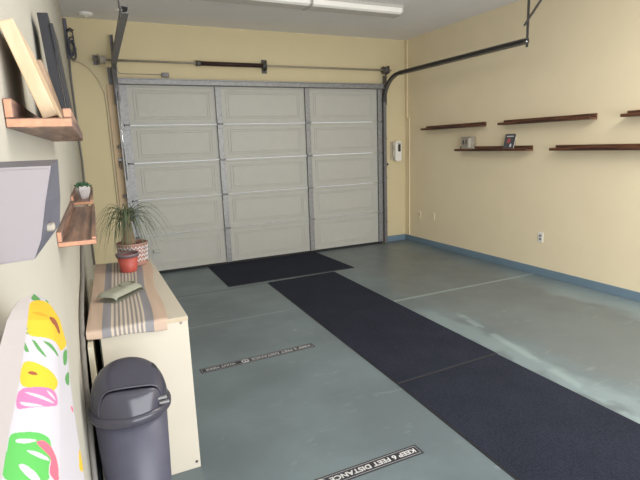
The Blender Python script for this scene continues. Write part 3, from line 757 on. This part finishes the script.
# ------------------------------------------------------------------ left wall things
# boards on the top ledge: thick planks leaning back, seen from their ends
zl = 1.651+0.0185
def lean_board(name, y0, y1, xb, xt, z0, z1, th, mtl, label, cat):
    m = MB(); dz = Vector((xt-xb, 0, z1-z0)); nrm = Vector((dz.z, 0, -dz.x)).normalized()*th
    b = Vector((xb, 0, z0)); t = Vector((xt, 0, z1)); off = 0.017*(y1-y0)
    q = [b-nrm, b, t, t-nrm]
    lo = min(p.z for p in q[:2])
    q = [Vector((p.x, 0, p.z + (z0-lo))) for p in q]
    A = [m.bm.verts.new((p.x, y0, p.z)) for p in q]; B = [m.bm.verts.new((p.x+off, y1, p.z)) for p in q]
    m.bm.faces.new(A); m.bm.faces.new(B[::-1])
    for k in range(4): m.bm.faces.new((A[k], A[(k+1) % 4], B[(k+1) % 4], B[k]))
    bmesh.ops.bevel(m.bm, geom=m.bm.edges[:], offset=0.0015, segments=1, affect='EDGES')
    return tag(m.build(name, mtl, origin=(xb, (y0+y1)/2, z0)), label, cat)
lean_board('wooden_board', 1.15, 1.50, -0.036, -0.090, zl, 1.850, 0.027, M_pine, 'thick pale pine board leaning on the upper left ledge, nearest', 'board')
lean_board('wooden_board', 1.74, 2.02, -0.034, -0.078, zl, 1.875, 0.016, M_oak, 'greyish brown wooden board leaning behind the pale pine board', 'board')
cv = thing('framed_picture', 'tall black picture frame leaning on the upper left ledge', 'picture frame', (-0.05, 2.15, zl))
def frame_part(name, y0, y1, xb, xt, z0, z1, th, mtl):
    o = lean_board(name, y0, y1, xb, xt, z0, z1, th, mtl, 'x', 'x'); del o['label']; del o['category']
    w = o.location.copy(); o.parent = cv; o.location = w - cv.location
    return o
frame_part('black_panel', 2.06, 2.33, -0.0275, -0.052, zl, 2.085, 0.034, M_black)
frame_part('white_mount', 2.055, 2.33, -0.024, -0.043, zl, 1.97, 0.003, M_white)
frame_part('front_moulding', 2.05, 2.34, -0.0115, -0.0400, zl, 2.05, 0.012, M_black)



# grey wall box with chamfered end and latch
gb = thing('wall_box', 'mauve grey box mounted on left wall below the upper ledge', 'wall box', (LW(0.75), 0.75, 1.49))
def gx(y, o): return LW(y)+o
m = MB(); ya, yb_ = 0.63, 0.86; o = 0.076
ya, yb_ = 0.60, 0.73
prof = [(0.0, 1.486), (0.072, 1.489), (0.081, 1.510), (0.090, 1.550), (0.100, 1.588), (0.0, 1.588)]
profb = [(0.0, 1.486), (0.076, 1.489), (0.092, 1.508), (0.097, 1.545), (0.100, 1.593), (0.0, 1.593)]
A = [m.bm.verts.new((gx(ya, u), ya, v)) for u, v in prof]; B = [m.bm.verts.new((gx(yb_, u), yb_, v)) for u, v in profb]
m.bm.faces.new(A); m.bm.faces.new(B[::-1])
for k in range(len(A)):
    f = m.bm.faces.new((A[k], A[(k+1) % len(A)], B[(k+1) % len(A)], B[k])); f.material_index = 1
m.build('housing', [M_greyp, M_greyd], gb)
m = MB(); prof2 = [(0.0, 1.4885), (0.0705, 1.491), (0.0793, 1.511), (0.0883, 1.550), (0.0975, 1.585), (0.0, 1.585)]
A = [m.bm.verts.new((gx(ya, u), ya-0.0015, v)) for u, v in prof2]; B = [m.bm.verts.new((gx(ya, u), ya, v)) for u, v in prof2]
m.bm.faces.new(A); m.bm.faces.new(B[::-1])
for k in range(len(A)): m.bm.faces.new((A[k], A[(k+1) % len(A)], B[(k+1) % len(A)], B[k]))
m.build('front_cover', M_greyp, gb)
m = MB(); m.box(gx(0.65, 0.082), 0.635, 1.513, gx(0.65, 0.0925), 0.652, 1.522, 0.002, 1); m.build('latch', M_shaft, gb)

# succulent in faceted pot on the far left ledge
sc = (-0.018, 3.33, 1.306+0.0185)
st = thing('potted_succulent', 'small green succulent in pale faceted pot on left wall ledge', 'potted plant', sc)
m = MB(); m.lathe([(0.0, 0.0), (0.024, 0.0), (0.034, 0.030), (0.042, 0.058), (0.036, 0.080), (0.030, 0.080), (0.03, 0.065), (0.0, 0.065)], sc, 6, smooth=False); m.build('pot', M_facet, st)
m = MB()
for k in range(22):
    a = k*2.4; r = 0.006+0.0014*k; el = 1.25-0.045*k
    d_ = Vector((math.cos(a)*math.cos(el), math.sin(a)*math.cos(el), math.sin(el))); b0 = Vector(sc)+Vector((math.cos(a)*r*0.5, math.sin(a)*r*0.5, 0.070))
    m.tube([b0, b0+d_*0.016, b0+d_*0.030, b0+d_*0.038], [0.004, 0.0075, 0.006, 0.001], 6)
m.build('leaves', M_succ, st)

# ironing board standing on end against the wall, floral cover
def ironing_board():
    rows = [
    (294,[33,34,35,36],[(-0.0717,0.66,1.4364),(-0.0713,0.665,1.4349),(-0.0707,0.67,1.4335),(-0.0702,0.675,1.4321)]),
    (300,[19,30,42,47],[(-0.075,0.57,1.4544),(-0.0712,0.62,1.4399),(-0.0643,0.67,1.4248),(-0.0617,0.7,1.416)]),
    (310,[12,29,47,54],[(-0.0723,0.5,1.4641),(-0.0689,0.58,1.4396),(-0.0584,0.645,1.4183),(-0.0571,0.72,1.3957)]),
    (320,[7,28,52,60],[(-0.0711,0.46,1.4671),(-0.0675,0.55,1.4378),(-0.053,0.625,1.4111),(-0.0532,0.74,1.3745)]),
    (345,[0,25,57,67],[(-0.0719,0.42,1.4602),(-0.0694,0.52,1.4226),(-0.0504,0.61,1.3852),(-0.0517,0.78,1.3226)]),
    (380,[-8,20,59,70],[(-0.0749,0.39,1.4457),(-0.0749,0.5,1.3969),(-0.0527,0.6,1.3469),(-0.055,0.79,1.2631)]),
    (430,[-18,10,60,77],[(-0.0792,0.36,1.4249),(-0.0837,0.47,1.3654),(-0.0571,0.58,1.2964),(-0.0552,0.79,1.1796)]),
    (480,[-30,2,60,85],[(-0.0829,0.33,1.4094),(-0.0916,0.45,1.3324),(-0.0622,0.56,1.2484),(-0.054,0.79,1.0919)]),
    (620,[-40,-6,60,98],[(-0.085,0.33,1.10),(-0.090,0.45,1.05),(-0.0622,0.56,0.98),(-0.054,0.79,0.85)]),
    (1000,[-40,-6,60,98],[(-0.085,0.33,0.30),(-0.090,0.45,0.30),(-0.0622,0.56,0.30),(-0.054,0.79,0.30)]),
    (1100,[-40,-6,60,98],[(-0.085,0.33,0.002),(-0.090,0.45,0.002),(-0.0622,0.56,0.002),(-0.054,0.79,0.002)])]
    Yl = (218, 180, 52); Yd = (210, 160, 44); Rd = (150, 84, 56); Gn = (90, 146, 84); Gb = (92, 174, 88); Pk = (206, 118, 160); Co = (216, 104, 122); Wh = (190, 186, 192); Wl = (186, 178, 176); Ol = (140, 160, 100)
    polys = [
     ([(31,291),(38,297),(41,300),(31,301)], Gn),
     ([(44,299),(49,301),(48,304)], Gn),
     ([(29,301),(45,300),(57,311),(66,328),(67,345),(60,352),(57,343),(47,338),(26,336),(28,318)], Yl),
     ([(30,312),(40,312),(50,318),(40,316)], Yd),
     ([(48,317),(53,317),(57,322),(60,333),(58,334),(55,326),(50,321)], Rd),
     ([(24,340),(26,344),(30,353),(24,351)], Gn),
     ([(31,339),(35,341),(42,352),(46,359),(38,352)], Gn),
     ([(40,340),(49,343),(57,352),(59,358),(50,349)], Gn),
     ([(24,327),(29,328),(28,330),(24,330)], Ol), ([(24,332),(30,333),(28,335),(24,334)], Ol),
     ([(62,352),(67,348),(67,362),(63,367)], Gn),
     ([(64,376),(69,370),(69,386),(65,384)], Gn),
     ([(22,363),(30,361),(38,364),(48,370),(57,380),(57,386),(50,393),(44,387),(19,388)], Yl),
     ([(27,372),(33,371),(38,375),(30,375)], Rd),
     ([(18,388),(46,387),(55,393),(58,406),(44,407),(30,408),(15,411)], Pk),
     ([(22,392),(36,394),(50,401),(54,405),(36,398)], Wh), ([(18,402),(34,404),(44,407),(24,407)], Wh), ([(44,389),(52,396),(55,402),(46,394)], Wh),
     ([(70,405),(73,408),(73,413),(71,411)], Co),
     ([(10,434),(22,432),(36,432),(46,437),(49,443),(49,458),(46,470),(48,482),(2,482),(4,462),(8,446)], Gb),
     ([(16,439),(32,439),(36,441),(26,444),(16,443)], Wh), ([(24,450),(36,452),(46,458),(48,462),(34,457)], Wh), ([(18,465),(24,464),(34,472),(40,482),(32,482),(22,472)], Wh),
     ([(33,442),(42,440),(50,448),(57,462),(59,482),(54,482),(46,472),(50,460),(43,452)], Co),
     ([(78,450),(82,448),(84,470),(80,472),(78,468)], Yl),
     ([(20,500),(50,495),(58,530),(40,560),(10,540)], Yl), ([(5,580),(40,570),(55,600),(20,640)], Pk)]
    def chaikin(P):
        Q = []
        for a, b in zip(P, P[1:]+P[:1]): Q += [(0.78*a[0]+0.22*b[0], 0.78*a[1]+0.22*b[1]), (0.22*a[0]+0.78*b[0], 0.22*a[1]+0.78*b[1])]
        return Q
    polys = [(chaikin(chaikin(P)), c) for P, c in polys]
    def inside(x, y, P):
        c = False; j = len(P)-1
        for i in range(len(P)):
            if (P[i][1] > y) != (P[j][1] > y) and x < (P[j][0]-P[i][0])*(y-P[i][1])/(P[j][1]-P[i][1])+P[i][0]: c = not c
            j = i
        return c
    vs = []
    v = 294.0
    while v < 484: vs.append(v); v += 0.55
    while v < 1100: vs.append(v); v += 12
    vs.append(1100)
    def cr(a, b, c, d, t):  # catmull-rom
        return 0.5*((2*b)+(c-a)*t+(2*a-5*b+4*c-d)*t*t+(3*b-a-3*c+d)*t**3)
    def rowat(v):
        k = 0
        while k < len(rows)-2 and rows[k+1][0] < v: k += 1
        t = (v-rows[k][0])/(rows[k+1][0]-rows[k][0])
        P = [Vector(a).lerp(Vector(b), t) for a, b in zip(rows[k][2], rows[k+1][2])]
        xs = [a+(b-a)*t for a, b in zip(rows[k][1], rows[k+1][1])]
        return xs, P
    bm = bmesh.new(); V = []; cols = []
    segs = (26, 70, 26)
    for v in vs:
        xs, P = rowat(v)
        # rounded ends back to the wall
        yb = P[0].y*1.42; w0 = Vector((max(P[0].x*1.28, LW(yb)+0.008), yb, max(0.002, P[0].z-0.13))); y1 = P[3].y+0.12; w1 = Vector((LW(y1)+0.010, y1, max(0.002, P[3].z-0.15)))
        full = [w0, w0.lerp(P[0], 0.5)]
        cx = [-60, -40]
        for s in range(3):
            n = segs[s]
            a = P[s-1] if s > 0 else P[0]*2-P[1]; d_ = P[s+2] if s < 2 else P[3]*2-P[2]
            for j in range(n):
                t = j/n
                p = Vector([cr(a[q], P[s][q], P[s+1][q], d_[q], t) for q in range(3)]) if s == 1 else P[s].lerp(P[s+1], t)
                full.append(p); cx.append(xs[s]+(xs[s+1]-xs[s])*t)
        full += [P[3], P[3].lerp(w1, 0.5), w1]; cx += [xs[3], xs[3]+3, xs[3]+6]
        V.append([bm.verts.new(p) for p in full])
        for x, p in zip(cx, full):
            c = Wl if x < xs[1] else Wh
            if x >= xs[1]-0.3:
                for Pg, cc in polys:
                    if inside(x, v, Pg): c = cc
            cols.append(srgb(*c))
    for r0, r1 in zip(V, V[1:]):
        for j in range(len(r0)-1):
            f = bm.faces.new((r0[j], r0[j+1], r1[j+1], r1[j])); f.smooth = True
    bm.faces.new(V[0])
    bmesh.ops.recalc_face_normals(bm, faces=bm.faces)
    org = Vector((-0.09, 0.55, 0))
    for q in bm.verts: q.co -= org
    me = bpy.data.meshes.new('floral_cover'); bm.to_mesh(me); bm.free()
    ca = me.color_attributes.new('print', 'FLOAT_COLOR', 'POINT')
    for k, c in enumerate(cols): ca.data[k].color = c
    me.materials.append(attr_mat('floral_print_cotton', 'print', 0.85))
    t = thing('ironing_board', 'ironing board with tropical floral cover standing on end by left wall', 'ironing board', org)
    o = bpy.data.objects.new('floral_cover', me); COL.objects.link(o); o.parent = t
    m = MB(); m.box(-0.088, 0.50, 0.0, -0.080, 0.72, 1.20, 0.003, 1); m.build('metal_deck', M_galv, t)
ironing_board()

# cables in the far left corner
cbn = thing('cable_bundle', 'tangle of black cables hung on bracket in the back left corner', 'cable bundle', (0.0, D-0.03, 2.75))
m = MB(); m.box(-0.024, D-0.03, 2.68, 0.012, D, 3.12, 0.004, 1); m.build('wall_bracket', M_greyd, cbn)
rnd = random.Random(5)
for k in range(6):
    c0 = Vector((0.028+rnd.uniform(-0.012, 0.018), D-0.045, 2.84+rnd.uniform(-0.05, 0.05))); pts = []
    ry = rnd.uniform(0.02, 0.04); rz_ = rnd.uniform(0.06, 0.13); ph = rnd.uniform(0, 6)
    for i in range(24):
        a = i*2*math.pi/24
        pts.append(c0+Vector((ry*math.cos(a)+0.006*math.sin(3*a+ph), 0.012*math.sin(2*a+ph), rz_*math.sin(a))))
    m = MB(); m.tube(pts, 0.008, 6, closed=True); m.build('cable_loop', M_cable, cbn)
m = MB(); m.tube([(0.0, D-0.04, 2.98), (0.04, D-0.05, 3.01), (0.075, D-0.05, 2.985)], 0.009, 6); m.build('hook', M_black, cbn)
m = MB(); m.tube([(-0.005, D-0.02, 2.70), (-0.012, D-0.012, 2.5), (-0.012, D-0.012, 1.8), (-0.006, D-0.014, 1.5), (-0.012, D-0.012, 1.2), (-0.012, D-0.012, 0.10)], 0.0118, 7)
tag(m.build('hanging_cable', mat('grey_cable', (122, 120, 120), 0.6), origin=(-0.012, D-0.012, 0.1)), 'dark cable running down the back left corner of the room', 'cable')
m = MB(); m.tube([(0.03, D-0.012, 2.665), (0.10, D-0.012, 2.65), (0.193, D-0.012, 2.587), (0.28, D-0.012, 2.46), (0.335, D-0.012, 2.30), (0.345, D-0.012, 2.1), (0.342, D-0.012, 1.5), (0.342, D-0.012, 0.5), (0.342, D-0.012, 0.03)], 0.0115, 8)
tag(m.build('flexible_conduit', M_cordg, origin=(0.342, D-0.012, 0.03)), 'cream painted flexible conduit curving down wall left of the garage door', 'conduit')
lt = thing('cord_hook', 'small metal hook with a loop of cord on the left door jamb', 'hook', (0.43, D-0.03, 1.5))
m = MB(); m.box(0.40, D-0.04, 1.485, 0.455, D-0.018, 1.52, 0.003, 1); m.build('hook_plate', M_galv, lt)
m = MB(); m.tube([(0.41, D-0.045, 1.49), (0.405, D-0.05, 1.42), (0.42, D-0.05, 1.38), (0.43, D-0.05, 1.43), (0.42, D-0.045, 1.49)], 0.005, 6); m.build('cord_loop', M_cable, lt)

# ------------------------------------------------------------------ light
wd = bpy.data.worlds.new('daylight'); bpy.context.scene.world = wd; wd.use_nodes = True
bg = wd.node_tree.nodes['Background']; bg.inputs['Color'].default_value = (0.92, 0.96, 1.0, 1); bg.inputs['Strength'].default_value = 0.85
def area(name, loc, rot, sx, sy, e, col):
    l = bpy.data.lights.new(name, 'AREA'); l.shape = 'RECTANGLE'; l.size = sx; l.size_y = sy; l.energy = e; l.color = col
    o = bpy.data.objects.new(name, l); COL.objects.link(o); o.location = loc; o.rotation_euler = rot; return o
area('daylight_opening', (2.35, -1.55, 1.25), (math.radians(90), 0, 0), 4.5, 2.3, 195, (0.97, 0.98, 1.0))
area('fluorescent_glow', (2.36, 5.13, H-0.11), (0, 0, 0), 2.3, 0.2, 6, (1.0, 0.96, 0.88))
area('ceiling_fill', (3.1, 1.3, H-0.05), (0, 0, 0), 2.4, 0.4, 70, (1.0, 0.96, 0.9))  # added fill out of view, no real lamp; brightens the right side

# ------------------------------------------------------------------ camera
cam = bpy.data.cameras.new('camera'); co = bpy.data.objects.new('camera', cam); COL.objects.link(co)
r = Vector((0.90118937, -0.43202301, -0.03484009)); u = Vector((0.11341105, 0.15746154, 0.98099123)); f = Vector((0.41832481, 0.88801013, -0.19089885))
Mc = Matrix(((r.x, u.x, -f.x, 0), (r.y, u.y, -f.y, 0), (r.z, u.z, -f.z, 1.6), (0, 0, 0, 1)))
co.matrix_world = Mc
cam.sensor_fit = 'HORIZONTAL'; cam.sensor_width = 36; cam.lens = 489.8775*36/640; cam.clip_start = 0.02
sc_ = bpy.context.scene; sc_.camera = co
sc_.view_settings.view_transform = 'Standard'; sc_.view_settings.look = 'None'; sc_.view_settings.exposure = 0.0; sc_.view_settings.gamma = 1.0
